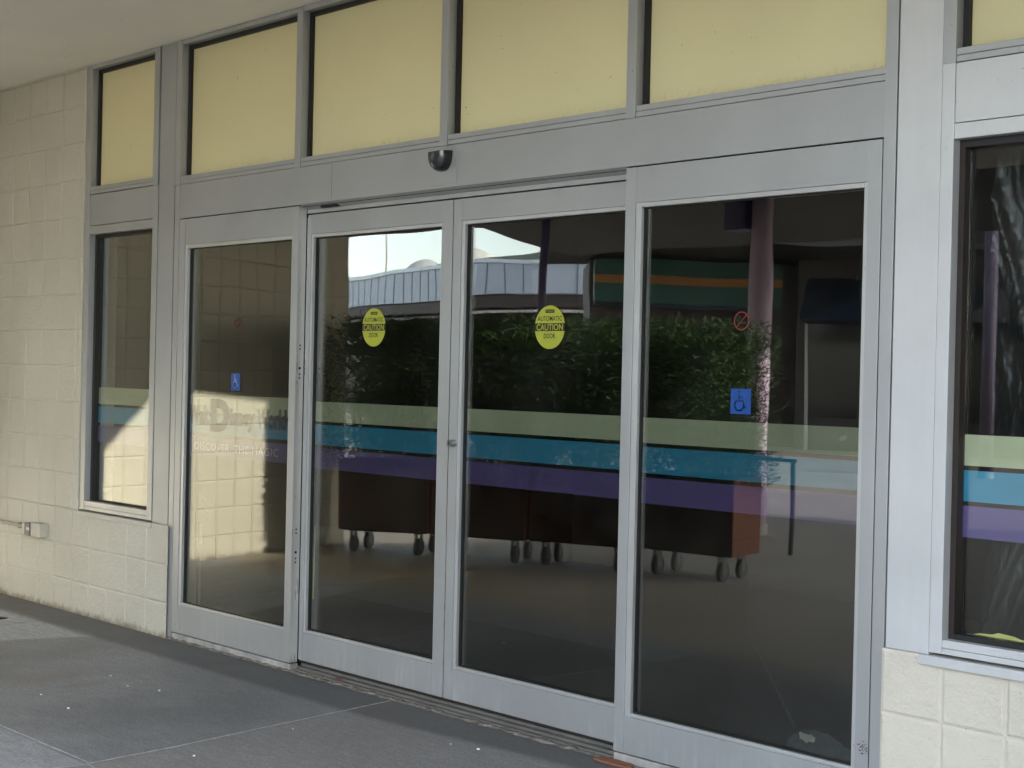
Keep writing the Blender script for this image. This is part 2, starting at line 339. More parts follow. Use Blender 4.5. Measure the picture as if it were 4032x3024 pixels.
# ------------------------------------------------------------------ mesh helpers
class MB:
    def __init__(s): s.v = []; s.f = []; s.m = []; s.mats = []
    def mi(s, m):
        if m not in s.mats: s.mats.append(m)
        return s.mats.index(m)
    def add(s, vs, fs, mat):
        o = len(s.v); s.v += [tuple(v) for v in vs]; i = s.mi(mat)
        for f in fs: s.f.append(tuple(o + k for k in f)); s.m.append(i)
        return s
    def bm(s, b, mat):
        b.verts.ensure_lookup_table(); b.verts.index_update()
        s.add([v.co[:] for v in b.verts], [[v.index for v in f.verts] for f in b.faces], mat); b.free(); return s
    def box(s, x0, x1, y0, y1, z0, z1, mat, bev=0.0012):
        b = bmesh.new(); bmesh.ops.create_cube(b, size=1)
        for v in b.verts: v.co = Vector(((x0+x1)/2 + v.co.x*(x1-x0), (y0+y1)/2 + v.co.y*(y1-y0), (z0+z1)/2 + v.co.z*(z1-z0)))
        if bev: bmesh.ops.bevel(b, geom=b.edges[:], offset=min(bev, .3*min(x1-x0, y1-y0, z1-z0)), segments=2, affect='EDGES', profile=.6)
        return s.bm(b, mat)
    def cyl(s, p0, p1, r0, mat, r1=None, n=20, cap=True):
        p0, p1 = Vector(p0), Vector(p1); r1 = r0 if r1 is None else r1
        d = (p1-p0).normalized(); a = d.orthogonal().normalized(); c = d.cross(a)
        vs = []
        for p, r in ((p0, r0), (p1, r1)):
            for i in range(n):
                t = 2*math.pi*i/n; vs.append(p + r*(math.cos(t)*a + math.sin(t)*c))
        fs = [(i, (i+1) % n, n+(i+1) % n, n+i) for i in range(n)]
        if cap: fs += [tuple(range(n-1, -1, -1)), tuple(range(n, 2*n))]
        return s.add(vs, fs, mat)
    def sheet(s, pts, y, mat, th=0.0004):
        """thin upright film: outline in x,z with real thickness"""
        n = len(pts); vs = [(x, y, z) for x, z in pts] + [(x, y+th, z) for x, z in pts]
        fs = [tuple(range(n)), tuple(range(2*n-1, n-1, -1))] + [(i, (i+1) % n, n+(i+1) % n, n+i) for i in range(n)]
        return s.add(vs, fs, mat)
    def slab(s, pts, z0, z1, mat):
        n = len(pts); vs = [(x, y, z0) for x, y in pts] + [(x, y, z1) for x, y in pts]
        fs = [tuple(range(n-1, -1, -1)), tuple(range(n, 2*n))] + [(i, (i+1) % n, n+(i+1) % n, n+i) for i in range(n)]
        return s.add(vs, fs, mat)
    def build(s, name, parent=None, smooth=False):
        me = bpy.data.meshes.new(name)
        o = Vector((0, 0, 0))
        if parent is not None: o = Vector(parent.get('origin', (0, 0, 0)))
        me.from_pydata([tuple(Vector(v)-o) for v in s.v], [], s.f)
        for m in s.mats: me.materials.append(M[m] if isinstance(m, str) else m)
        for p, i in zip(me.polygons, s.m): p.material_index = i; p.use_smooth = smooth
        b = bmesh.new(); b.from_mesh(me); bmesh.ops.recalc_face_normals(b, faces=b.faces[:]); b.to_mesh(me); b.free()
        ob = bpy.data.objects.new(name, me); COL.objects.link(ob)
        ob['origin'] = tuple(o)
        if parent is not None: ob.parent = parent
        return ob
def tag(o, label=None, cat=None, group=None, kind=None):
    if label: o['label'] = label
    if cat: o['category'] = cat
    if group: o['group'] = group
    if kind: o['kind'] = kind
    return o
def thing(name, loc, label, cat, group=None):
    e = bpy.data.objects.new(name, None); COL.objects.link(e); e.location = loc; e['origin'] = tuple(loc)
    e.empty_display_size = 0.1
    return tag(e, label, cat, group)
def copy_tree(o, parent=None):
    c = o.copy(); COL.objects.link(c); c.parent = parent
    for ch in [k for k in bpy.data.objects if k.parent == o]: copy_tree(ch, c)
    return c
def text_pts(s, bold=0.0, space=1.0):
    cu = bpy.data.curves.new('lettering', 'FONT'); cu.body = s; cu.offset = bold; cu.space_character = space
    cu.fill_mode = 'FRONT'; cu.resolution_u = 3
    o = bpy.data.objects.new('lettering', cu); COL.objects.link(o)
    dg = bpy.context.evaluated_depsgraph_get(); dg.update()
    me = bpy.data.meshes.new_from_object(o.evaluated_get(dg))
    vs = [v.co.copy() for v in me.vertices]; fs = [tuple(p.vertices) for p in me.polygons]
    bpy.data.objects.remove(o); bpy.data.curves.remove(cu); bpy.data.meshes.remove(me)
    return vs, fs
def text(mb, s, x0, x1, z0, z1, y, mat, bold=0.0, space=1.0, fit=None):
    vs, fs = text_pts(s, bold, space)
    xa, xb = min(v.x for v in vs), max(v.x for v in vs); ya, yb = fit or (min(v.y for v in vs), max(v.y for v in vs))
    mb.add([(x0+(v.x-xa)/(xb-xa)*(x1-x0), y, z0+(v.y-ya)/(yb-ya)*(z1-z0)) for v in vs], fs, mat)
def ellipse(cx, cz, rx, rz, n=48, a0=0, a1=2*math.pi):
    return [(cx+rx*math.cos(a0+(a1-a0)*i/n), cz+rz*math.sin(a0+(a1-a0)*i/n)) for i in range(n)]

# ------------------------------------------------------------------ ground
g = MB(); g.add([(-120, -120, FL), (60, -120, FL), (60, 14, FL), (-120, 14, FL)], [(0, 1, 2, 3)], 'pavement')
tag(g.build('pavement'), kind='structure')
def strip(pts, w, name):
    """rough-edged chalky strip lying in a slab joint"""
    mb = MB()
    for (a, b) in zip(pts[:-1], pts[1:]):
        a, b = Vector((*a, 0)), Vector((*b, 0)); d = (b-a); L = d.length; d.normalize(); n = Vector((-d.y, d.x, 0))
        k = max(2, int(L/0.025)); row = []
        for i in range(k+1):
            c = a + d*L*i/k + n*random.uniform(-.0015, .0015); h = w*random.uniform(.55, 1.25)/2
            row.append((c - n*h, c + n*h))
        vs = [(p.x, p.y, FL+0.003) for r in row for p in r]
        fs = [(2*i, 2*i+2, 2*i+3, 2*i+1) for i in range(k)]
        mb.add(vs, fs, 'joint')
    return mb
mb = strip([(-1.168, -0.02), (-1.10, -.74), (-1.06, -1.10), (-1.045, -1.45)], .011, 'j')
for part in (strip([(-7, -1.45), (-1.052, -1.45)], .008, 'j'), strip([(-1.04, -1.46), (-1.09, -1.73), (-1.23, -2.46), (-1.30, -2.9)], .008, 'j'),
             strip([(.17, -.9), (-1.22, -2.455)], .010, 'j'), strip([(-1.24, -2.475), (-2.94, -4.73)], .010, 'j'), strip([(-3.86, -.30), (-3.85, -.49), (-3.9, -.9)], .02, 'j'),
             strip([(-1.04, -1.46), (2.4, -2.1)], .005, 'j'), strip([(-1.31, -2.92), (-1.6, -5.2)], .008, 'j')):
    mb.add(part.v, part.f, 'joint')
tag(mb.build('pavement_joints'), kind='structure')
# crumbly grout line in front of the doors
mb = MB(); k = 170
rows = []
for i in range(k+1):
    x = -3.0 + 4.25*i/k
    rows.append((x, -0.012+random.uniform(-.010, .008), 0.03, FL+random.uniform(.004, .011)))
vs = []; fs = []
for (x, y0, y1, z) in rows: vs += [(x, y0, FL+.0015), (x, y0+.010+random.uniform(-.004, .004), z), (x, y1, z+random.uniform(-.001, .001))]
for i in range(k): fs += [(3*i, 3*i+3, 3*i+4, 3*i+1), (3*i+1, 3*i+4, 3*i+5, 3*i+2)]
mb.add(vs, fs, 'grout')
tag(mb.build('grout_line'), kind='structure')

# ------------------------------------------------------------------ painted block walls
def block_face(mb, x_lines, z_lines, y, mat, to=lambda x, y, z: (x, y, z), merge=0.0, hole=None, gd=.0075, gw=.0042):
    for zi in range(len(z_lines)-1):
        z0, z1 = z_lines[zi], z_lines[zi+1]; xi = 0
        while xi < len(x_lines)-1:
            st = 2 if (random.random() < merge and xi < len(x_lines)-2) else 1
            x0, x1 = x_lines[xi], x_lines[xi+st]; xi += st
            if hole and hole((x0+x1)/2, (z0+z1)/2): continue
            w = gw*random.uniform(.7, 1.2); d = gd*random.uniform(.55, 1.1); e = random.uniform(-.0008, .0008)
            o = [(x0, z0), (x1, z0), (x1, z1), (x0, z1)]; i = [(x0+w, z0+w), (x1-w, z0+w), (x1-w, z1-w), (x0+w, z1-w)]
            i2 = [(x0+w*2.2, z0+w*2.2), (x1-w*2.2, z0+w*2.2), (x1-w*2.2, z1-w*2.2), (x0+w*2.2, z1-w*2.2)]
            vs = [to(a, y+gd, b) for a, b in o] + [to(a, y+gd-d*.8+e, b) for a, b in i] + [to(a, y+e, b) for a, b in i2]
            fs = [(0, 1, 5, 4), (1, 2, 6, 5), (2, 3, 7, 6), (3, 0, 4, 7), (4, 5, 9, 8), (5, 6, 10, 9), (6, 7, 11, 10), (7, 4, 8, 11), (8, 9, 10, 11)]
            mb.add(vs, fs, mat)
ZL = [.086, .294, .489, .690, .886, 1.084, 1.288, 1.489, 1.690, 1.887, 2.093, 2.317, 2.523, 2.727, 2.935, 3.137]
XL = [-4.822+.2032*k for k in range(-2, 10)]                    # ... up to -3.196
WY = -.012
w = thing('block_wall', (-4.2, .1, FL), 'cream painted block wall to the left of the narrow window', 'wall')
mb = MB()
xs_up = [-5.2] + [x for x in XL if -5.19 < x < -3.97] + [-3.950]
block_face(mb, xs_up, ZL[3:], WY, 'block_shaded', merge=.12)
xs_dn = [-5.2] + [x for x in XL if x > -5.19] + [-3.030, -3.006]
block_face(mb, xs_dn, ZL[:4], WY, 'block_shaded', merge=.08)
mb.box(-5.2, -3.9505, WY+.0045, .20, .692, 3.152, 'block_shaded', 0)
mb.box(-5.2, -3.0065, WY+.0045, .20, .05, .6895, 'block_shaded', 0)
mb.box(-5.2, -3.952, -.018, .01, 3.138, 3.149, 'block_shaded', .002)
mb.build('block_courses', w)
mb = MB(); mb.box(-3.955, -3.145, -.024, -.009, .664, .6905, 'block_shaded', .003); mb.build('window_ledge', w)

w = thing('block_wall', (1.9, .1, FL), 'cream painted low block wall under the large right window', 'wall')
mb = MB()
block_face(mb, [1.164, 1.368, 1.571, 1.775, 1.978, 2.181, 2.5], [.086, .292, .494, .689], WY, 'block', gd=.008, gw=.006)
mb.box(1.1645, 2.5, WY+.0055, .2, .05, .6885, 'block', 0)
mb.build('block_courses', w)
mb = MB(); mb.box(1.30, 2.6, -.030, -.011, .664, .692, 'alu_white', .002); mb.build('sill_flashing', w)

# end wall standing out from the shopfront at the far left (seen mirrored in the glass)
ang = math.atan2(-3.2, -.76); ux, uy = math.cos(ang), math.sin(ang); L = 3.3
w = thing('block_wall', (-5.5, -1.6, FL), 'sunlit cream block end wall mirrored in the left glass', 'wall')
mb = MB()
def to_end(a, y, z): return (-5.10 + ux*a + (-uy)*(-y), 0.02 + uy*a + ux*(-y), z)
zl = [.086+.2*k for k in range(16)]; zl[-1] = 3.14
block_face(mb, [.19*k for k in range(18)], zl, -.006, 'block_end', to=to_end, gd=.007, gw=.006)
vs = [to_end(a, y, z) for a, y, z in ((0, 0, .05), (3.23, 0, .05), (3.23, .3, .05), (0, .3, .05), (0, 0, 3.149), (3.23, 0, 3.149), (3.23, .3, 3.149), (0, .3, 3.149))]
mb.add(vs, [(0, 1, 2, 3), (4, 5, 6, 7), (0, 1, 5, 4), (1, 2, 6, 5), (2, 3, 7, 6), (3, 0, 4, 7)], 'block_end')
mb.build('block_courses', w)

# ------------------------------------------------------------------ canopy
c = thing('canopy', (-3, -4, 3.15), 'flat off-white stucco canopy over the entrance', 'canopy')
mb = MB(); mb.slab([(8, .3), (-13, .3), (-13, -6.3), (-.90, -6.3), (-.90, -3.24), (8, -3.24)], 3.15, 3.32, 'stucco'); mb.build('soffit', c)
mb = MB(); mb.slab([(-.90, -3.243), (8, -3.243), (8, -3.263), (-.90, -3.263)], 3.146, 3.50, 'coping'); mb.build('edge_trim', c)
c = thing('canopy', (-4, -7, 3.15), 'dark walkway canopy with a curved edge beyond the hedges, mirrored in the doors', 'canopy')
P0 = [(-.90, -6.3005), (-13, -6.3005), (-13, -7.1), (-9.3, -7.1), (-8.7, -7.18), (-8.88, -7.58), (-9.25, -8.25), (-9.67, -9.01), (-10.0, -9.57), (-10.5, -10.5), (-.90, -10.5), (-.90, -6.31)]
mb = MB(); mb.slab(P0, 3.15, 3.32, 'dark_soffit'); mb.build('soffit', c)
mb = MB()
for a, b in zip(P0[2:], P0[3:]):
    d = (Vector(b)-Vector(a)).normalized(); n = Vector((d.y, -d.x))*-.02
    q = [Vector(a), Vector(b), Vector(b)+n*-1, Vector(a)+n*-1]
    mb.slab([tuple(p) for p in q], 3.146, 3.50, 'trim_brown')
mb.build('edge_trim', c)

# ------------------------------------------------------------------ aluminium shopfront
# narrow window on the left (with its grey spandrel and fixed yellow transom above)
def stripes(parent, x0, x1, y, zs, tags=('sage stripe', 'teal stripe', 'violet stripe')):
    for (a, b), m, t in zip(zs, ('green', 'blue', 'purple'), tags):
        q = MB(); q.box(x0, x1, y, y+.0006, b, a, m, 0); o = q.build('colour_stripe', parent); o['label'] = t + ' along the glass'
w = thing('window', (-3.56, 0, .69), 'narrow fixed window with colour stripes beside the left block wall', 'window')
mb = MB()
mb.box(-3.948, -3.896, -.002, .12, .698, 2.4335, 'alu'); mb.box(-3.221, -3.171, -.002, .12, .698, 2.4335, 'alu')
mb.box(-3.8955, -3.2215, 0, .12, 2.215, 2.260, 'alu'); mb.box(-3.8955, -3.2215, 0, .034, .720, .748, 'alu'); mb.box(-3.8955, -3.2215, .0005, .10, .698, .7185, 'alu')
mb.build('frame', w)
mb = MB()
mb.box(-3.8955, -3.874, .0345, .075, .748, 2.215, 'gasket', 0); mb.box(-3.243, -3.2215, .0345, .075, .748, 2.215, 'gasket', 0)
mb.box(-3.8735, -3.2435, .0345, .075, 2.20, 2.2145, 'gasket', 0); mb.box(-3.8735, -3.2435, .0345, .075, .733, .750, 'gasket', 0)
mb.build('gasket', w)
mb = MB(); mb.box(-3.8735, -3.2435, .056, .062, .75, 2.20, 'glass_flat', 0); mb.build('glass_pane', w)
stripes(w, -3.8735, -3.2435, .0635, ((1.375, 1.283), (1.270, 1.180), (1.163, 1.074)))
mb = MB(); mb.box(-3.8955, -3.2215, .004, .06, 2.264, 2.433, 'alu_panel'); mb.build('spandrel_panel', w)

def transom(x0, x1, px0, px1, zt, zb, label, left_face=None, right_face=None, group='yellow transom windows'):
    """x0..x1 clear opening between frame faces"""
    t = thing('transom_window', ((x0+x1)/2, 0, zb), label, 'window', group)
    q = MB()
    if left_face: q.box(left_face, x0, -.004, .12, zb-.043, zt+.02, 'alu')
    if right_face: q.box(x1, right_face, -.004, .12, zb-.043, zt+.02, 'alu')
    q.box(x0+.0005, x1-.0005, 0, .034, zb-.020, zb, 'alu'); q.box(x0+.0005, x1-.0005, .0005, .12, zb-.040, zb-.0215, 'alu')
    q.box(x0+.0005, x1-.0005, 0, .12, zt, zt+.0225, 'alu')
    q.build('frame', t)
    q = MB()
    q.box(x0+.0005, x0+.020, .0345, .07, zb, zt, 'gasket', 0); q.box(x0+.0205, x1-.003, .0345, .07, zt-.020, zt, 'gasket', 0)
    q.build('gasket', t)
    q = MB(); q.box(x0+.0205, x1+.01 if not right_face else x1-.0005, .050, .056, zb-.006, zt-.0205, 'yellow', 0); q.build('yellow_panel', t)
    return t
transom(-3.896, -3.226, 0, 0, 3.127, 2.477, 'narrow yellow transom window above the narrow striped window', -3.948, -3.176)
transom(-2.957, -1.966, 0, 0, 3.125, 2.459, 'yellow transom window above the left sidelight with the ghost lettering', -3.004, -1.923)
transom(-1.9225, -.955, 0, 0, 3.125, 2.459, 'yellow transom window above the left sliding door, just left of the black sensor', None, -.908)
transom(-.9075, .063, 0, 0, 3.125, 2.459, 'yellow transom window above the right sliding door, just right of the black sensor', None, .107)
transom(.1075, 1.124, 0, 0, 3.125, 2.459, 'widest yellow transom window, above the right sidelight', None, None)
transom(1.362, 2.6, 0, 0, 3.125, 2.482, 'yellow transom window at top right, above the large right window', 1.320, None)

# posts and cover panels
mb = MB(); mb.box(-3.1675, -3.017, .002, .16, .690, 3.149, 'alu_panel', .0018)
o = mb.build('post_cover'); tag(o, 'grey aluminium post cover right of the narrow window', 'post')
mb = MB(); mb.box(-3.0035, -2.9605, 0, .14, FL, 2.414, 'alu'); mb.box(-3.0165, -3.0040, .022, .10, .70, 2.41, 'gap', 0)
o = mb.build('door_jamb'); tag(o, 'slim aluminium jamb at the left end of the doors', 'door frame')
mb = MB(); mb.box(1.124, 1.1665, -.002, .14, FL, 3.149, 'alu')
o = mb.build('door_jamb'); tag(o, 'tall aluminium jamb at the right end of the doors', 'door frame')
mb = MB(); mb.box(1.1705, 1.3165, .001, .16, .6895, 3.149, 'alu_white', .0018); mb.box(1.1668, 1.1702, .012, .1, .69, 3.1, 'gap', 0)
o = mb.build('post_cover'); tag(o, 'broad pale aluminium post cover left of the large right window', 'post')

# door header with its operator cover
h = thing('door_header', (-.9, 0, 2.24), 'long grey aluminium header above all four door panels', 'door header')
mb = MB(); mb.box(-2.959, 1.1235, .001, .16, 2.2455, 2.4170, 'alu_panel'); mb.build('operator_cover', h)
mb = MB()
mb.add([(-1.927, .002, 2.2450), (.0685, .002, 2.2450), (.0685, .046, 2.2275), (-1.927, .046, 2.2275), (-1.927, .16, 2.2450), (.0685, .16, 2.2450)], [(0, 1, 2, 3), (3, 2, 5, 4), (0, 3, 4), (1, 5, 2)], 'alu')
mb.box(-1.927, .0685, .047, .12, 2.2085, 2.2270, 'alu', .0008)
mb.add([(-1.927, .018, 2.2380), (.0685, .018, 2.2380), (.0685, .0205, 2.2360), (-1.927, .0205, 2.2360)], [(0, 1, 2, 3)], 'gap')
mb.build('track_rail', h)
mb = MB(); mb.box(-1.800, -1.676, .026, .046, 2.2262, 2.2385, 'gap', .003); mb.build('safety_sensor', h)
for a, b in ((-2.957, -1.9275), (.0690, 1.1230)):
    mb = MB(); mb.box(a, b, .012, .06, 2.2405, 2.2455, 'gap', 0); mb.build('shadow_gap', h)
mb = MB(); mb.box(-1.685, -1.6844, .0004, .0012, 2.25, 2.412, 'gap', 0); mb.build('cover_joint', h)

# leaf builder shared by fixed sidelights and sliding doors
def leaf(name, x0, x1, y0, y1, zb, zt, sl, sr, rb, rt, yg, label, cat, group, bl=.016, br=.013, bt=.016, bb=.014):
    t = thing(name, ((x0+x1)/2, y0, zb), label, cat, group)
    q = MB(); q.box(x0, x0+sl, y0, y1, zb, zt, 'alu', .0015); L_ = q.build('stile', t)
    q = MB(); q.box(x1-sr, x1, y0, y1, zb, zt, 'alu', .0015); R_ = q.build('stile', t)
    q = MB(); q.box(x0+sl+.0004, x1-sr-.0004, y0+.001, y1-.001, zt-rt, zt, 'alu_panel'); q.build('top_rail', t)
    q = MB(); q.box(x0+sl+.0004, x1-sr-.0004, y0+.001, y1-.001, zb, zb+rb, 'alu_panel'); q.build('bottom_rail', t)
    a, b, c0, d = x0+sl, x1-sr, zb+rb, zt-rt
    q = MB()
    q.box(a+.0004, a+bl*.45, y0+.004, y0+.018, c0+.0004, d-.0004, 'alu_highlight', .001); q.box(a+bl*.5, a+bl, y0+.0025, y0+.018, c0+.0004, d-.0004, 'alu_highlight', .0012)
    q.box(b-br, b-.0004, y0+.003, y0+.018, c0+.0004, d-.0004, 'alu_highlight', .0012)
    q.box(a+bl+.0004, b-br-.0004, y0+.003, y0+.018, d-bt, d-.0004, 'alu_highlight', .0025); q.box(a+bl+.0004, b-br-.0004, y0+.003, y0+.018, c0+.0004, c0+bb, 'alu_highlight', .0025)
    q.build('glazing_bead', t)
    q = MB()
    ga, gb, gc, gd = a+bl, b-br, c0+bb, d-bt
    q.box(ga-.004, ga+.004, y0+.0185, yg+.012, gc, gd, 'gasket', 0); q.box(gb-.004, gb+.004, y0+.0185, yg+.012, gc, gd, 'gasket', 0)
    q.box(ga+.0042, gb-.0042, y0+.0185, yg+.012, gd-.004, gd+.004, 'gasket', 0); q.box(ga+.0042, gb-.0042, y0+.0185, yg+.012, gc-.004, gc+.004, 'gasket', 0)
    q.build('gasket', t)
    q = MB(); q.box(ga+.0042, gb-.0042, yg, yg+.006, gc+.0042, gd-.0042, 'glass', 0); gl = q.build('glass_pane', t)
    return t, (ga+.0045, gb-.0045), gl, L_, R_
gs = 'fixed glass sidelights'; gd_ = 'sliding glass doors'
SZ = ((1.352, 1.262), (1.248, 1.155), (1.140, 1.048))
sl_l, gx, _, _, st = leaf('sidelight', -2.9565, -1.9275, 0, .045, .157, 2.240, .0545, .046, .141, .130, .026, 'left fixed glass sidelight with ghost lettering mirroring the sunlit wall', 'glass door', gs, bl=.026, br=.008, bt=.018)
stripes(sl_l, gx[0], gx[1], .0335, ((1.363, 1.272), (1.258, 1.168), (1.150, 1.060)))
for z in (1.606, 1.590, 1.502, 1.474, 1.457, .766, .749, .661, .633, .615):
    q = MB(); q.cyl((-1.9255, .022, z), (-1.9265, .022, z), .0062 if z in (1.502, .661) else .0042, 'hole', n=14); q.build('bolt_hole', st)
zs = [.165, .624, .757, 1.464, 1.597, 2.235]; q = MB()
for a, b in zip(zs, zs[1:]): q.box(-1.9274, -1.9266, .0025, .0425, a+.0004, b-.0004, 'alu_worn', 0)
q.build('guard_strip', st)
sl_r, gxr, _, _, _ = leaf('sidelight', .0685, 1.1185, 0, .045, .157, 2.240, .0465, .048, .131, .127, .026, 'right fixed glass sidelight mirroring the lilac column', 'glass door', gs, bl=.028, br=.014, bt=.017)
stripes(sl_r, gxr[0], gxr[1], .0335, SZ)
sd_l, gxl, _, _, _ = leaf('sliding_door', -1.924, -.9225, .05, .095, .167, 2.203, .026, .0645, .128, .089, .076, 'left sliding glass door mirroring pale sky and roof domes', 'glass door', gd_, bl=.014, br=.006, bt=.016)
stripes(sd_l, gxl[0], gxl[1], .0835, SZ)
sd_r, gx2, _, _, _ = leaf('sliding_door', -.9165, .110, .05, .095, .167, 2.203, .0485, .05, .126, .089, .076, 'right sliding glass door with a lock knob on its meeting stile', 'glass door', gd_, bl=.020, br=.006, bt=.016)
stripes(sd_r, gx2[0], gx2[1], .0835, SZ)
mb = MB(); mb.box(-.9222, -.9168, .062, .09, .17, 2.2, 'gap', 0); mb.build('weather_seal', sd_r)
mb = MB(); mb.box(-.9235, -.9222, .0505, .053, .17, 2.2, 'alu_worn', 0); mb.build('edge_strip', sd_l)
mb = MB(); mb.box(-1.9245, -1.9225, .0475, .052, .17, 2.19, 'alu_worn', 0); mb.build('edge_strip', sd_l)
mb = MB(); mb.cyl((-.882, .0505, 1.2105), (-.882, .020, 1.2105), .0148, 'chrome', n=28); mb.cyl((-.882, .0200, 1.2105), (-.882, .0185, 1.2105), .0105, 'chrome', n=24)
lk = mb.build('lock_cylinder', sd_r)
mb = MB(); mb.box(-.884, -.8805, .0178, .0188, 1.205, 1.216, 'hole', 0); mb.build('keyhole', lk)
# threshold saddle
t = thing('door_threshold', (-.9, .06, FL), 'worn grooved metal threshold under the sliding doors', 'threshold')
mb = MB()
for a, b, z in ((.016, .036, .012), (.0375, .062, .022), (.0635, .0895, .033)): mb.box(-1.926, .0675, a, b, FL+.001, FL+z, 'threshold', .002)
mb.build('saddle', t)
mb = MB(); mb.box(-1.926, .0675, .09, .13, FL+.001, FL+.035, 'gap', 0); mb.box(-1.925, .0675, .055, .088, FL+.039, FL+.048, 'rust_gasket', 0); mb.build('bottom_brush', t)
mb = MB()
mb.box(-2.9565, -1.928, .004, .05, FL+.002, FL+.033, 'curb', .003); o = mb.build('sidelight_curb'); tag(o, 'thin mortar curb under the left sidelight', 'curb', 'mortar curbs under the sidelights')
mb = MB(); mb.box(.0685, 1.1235, .004, .05, FL+.002, FL+.033, 'curb', .003); o = mb.build('sidelight_curb'); tag(o, 'thin mortar curb under the right sidelight', 'curb', 'mortar curbs under the sidelights')

# ------------------------------------------------------------------ stickers and lettering on the glass
def caution(parent, cx, cz, y, lab):
    rx, rz = .081, .0835
    q = MB(); q.sheet(ellipse(cx, cz, rx, rz), y+.001, 'sticker_yellow'); s = q.build('caution_sticker', parent); s['label'] = lab
    q = MB()
    t0, t1 = .185, -.175
    pts = []
    n = 16
    for i in range(n+1):
        z = t1+(t0-t1)*i/n; pts.append((cx+1.005*rx*math.sqrt(1-z*z), cz+rz*z))
    for i in range(n, -1, -1):
        z = t1+(t0-t1)*i/n; pts.append((cx-1.005*rx*math.sqrt(1-z*z), cz+rz*z))
    q.sheet(pts, y+.0005, 'sticker_black', .0003)
    q.build('black_band', s)
    q = MB()
    text(q, 'AUTOMATIC', cx-.066, cx+.066, cz+.024, cz+.043, y+.0006, 'sticker_black', .012)
    text(q, 'CAUTION', cx-.071, cx+.071, cz-.012, cz+.0125, y+.0002, 'sticker_yellow', .014)
    text(q, 'DOOR', cx-.031, cx+.031, cz-.043, cz-.024, y+.0006, 'sticker_black', .018)
    q.build('lettering', s)
    q = MB(); q.box(cx-.024, cx+.024, y+.0006, y+.0008, cz+.055, cz+.068, 'sticker_black', 0)
    text(q, 'STANLEY', cx-.020, cx+.020, cz+.0585, cz+.0645, y+.0003, 'sticker_yellow', .01)
    q.build('maker_badge', s)
caution(sd_l, -1.457, 1.6865, .0742, 'oval yellow automatic door caution sticker')
caution(sd_r, -.375, 1.6785, .0742, 'oval yellow automatic door caution sticker')

def ring(cx, cz, r0, r1, n=40):
    vs = []
    for i in range(n):
        a = 2*math.pi*i/n
        vs += [(cx+r0*math.cos(a), cz+r0*math.sin(a)), (cx+r1*math.cos(a), cz+r1*math.sin(a))]
    return vs, [(2*i, 2*((i+1) % n), 2*((i+1) % n)+1, 2*i+1) for i in range(n)]
def nosmoke(parent, cx, cz, r, y):
    q = MB(); vs, fs = ring(cx, cz, r*.84, r); q.add([(a, y, b) for a, b in vs], fs, 'sticker_red')
    d = Vector((1, 1)).normalized()*r*.86; nn = Vector((-d.y, d.x)).normalized()*r*.06
    pts = [(cx-d.x+nn.x, cz-d.y+nn.y), (cx+d.x+nn.x, cz+d.y+nn.y), (cx+d.x-nn.x, cz+d.y-nn.y), (cx-d.x-nn.x, cz-d.y-nn.y)]
    q.add([(a, y+.0002, b) for a, b in pts], [(0, 1, 2, 3)], 'sticker_red')
    s = q.build('no_smoking_sticker', parent); s['label'] = 'round red no smoking sticker'
    q = MB(); q.add([(cx-.45*r, y+.0004, cz-.32*r), (cx+.6*r, y+.0004, cz-.32*r), (cx+.6*r, y+.0004, cz-.10*r), (cx-.45*r, y+.0004, cz-.10*r)], [(0, 1, 2, 3)], 'sticker_black')
    for i in range(9):
        a = i/8; x = cx-.5*r+.36*r*math.sin(3.2*a); z = cz-.05*r+.75*r*a*.8
        q.add([(x-.07*r, y+.0005, z), (x+.09*r, y+.0005, z+.02*r), (x+.11*r, y+.0005, z+.11*r), (x-.05*r, y+.0005, z+.09*r)], [(0, 1, 2, 3)], 'sticker_black')
    q.build('cigarette_symbol', s)
nosmoke(sl_l, -2.447, 1.707, .031, .0250); nosmoke(sl_r, .578, 1.690, .032, .0250)

def wheelchair(parent, x0, x1, z0, z1, y, ink):
    q = MB(); q.sheet([(x0, z0), (x1, z0), (x1, z1), (x0, z1)], y+.0008, 'sticker_blue'); s = q.build('access_sticker', parent); s['label'] = 'square blue wheelchair access sticker'
    cx, cz, u = (x0+x1)/2, (z0+z1)/2, (x1-x0)
    q = MB(); Y = y+.0004
    def seg(a, b, w):
        a, b = Vector(a), Vector(b); d = (b-a).normalized(); n = Vector((-d.y, d.x))*w/2; e = d*w/2*.6
        q.add([(p.x, Y, p.y) for p in (a-e+n, b+e+n, b+e-n, a-e-n)], [(0, 1, 2, 3)], ink)
    def c(a, b): return (cx+a*u, cz+b*u)
    w_ = .055*u
    vs = ellipse(cx-.10*u, cz+.40*u, .055*u, .055*u, 16); q.add([(a, Y, b) for a, b in vs], [tuple(range(16))], ink)
    seg(c(-.10, .30), c(-.09, .00), w_); seg(c(-.09, .02), c(.12, .02), w_); seg(c(-.095, .16), c(.08, .16), w_*.9)
    seg(c(.12, .02), c(.20, -.24), w_); seg(c(.20, -.24), c(.29, -.20), w_)
    a0, a1, n = math.radians(125), math.radians(375), 26
    for i in range(n):
        t, t2 = a0+(a1-a0)*i/n, a0+(a1-a0)*(i+1)/n
        seg((cx-.07*u+.22*u*math.cos(t), cz-.15*u+.22*u*math.sin(t)), (cx-.07*u+.22*u*math.cos(t2), cz-.15*u+.22*u*math.sin(t2)), w_)
    q.build('wheelchair_symbol', s)
    return s
wheelchair(sl_l, -2.494, -2.416, 1.388, 1.470, .0246, 'sticker_white'); wheelchair(sl_r, .540, .624, 1.379, 1.463, .0246, 'sticker_navy')
q = MB(); q.box(-2.519, -2.396, .0330, .0333, 1.375, 1.378, 'scrap', 0); q.build('tape_line', sl_l)
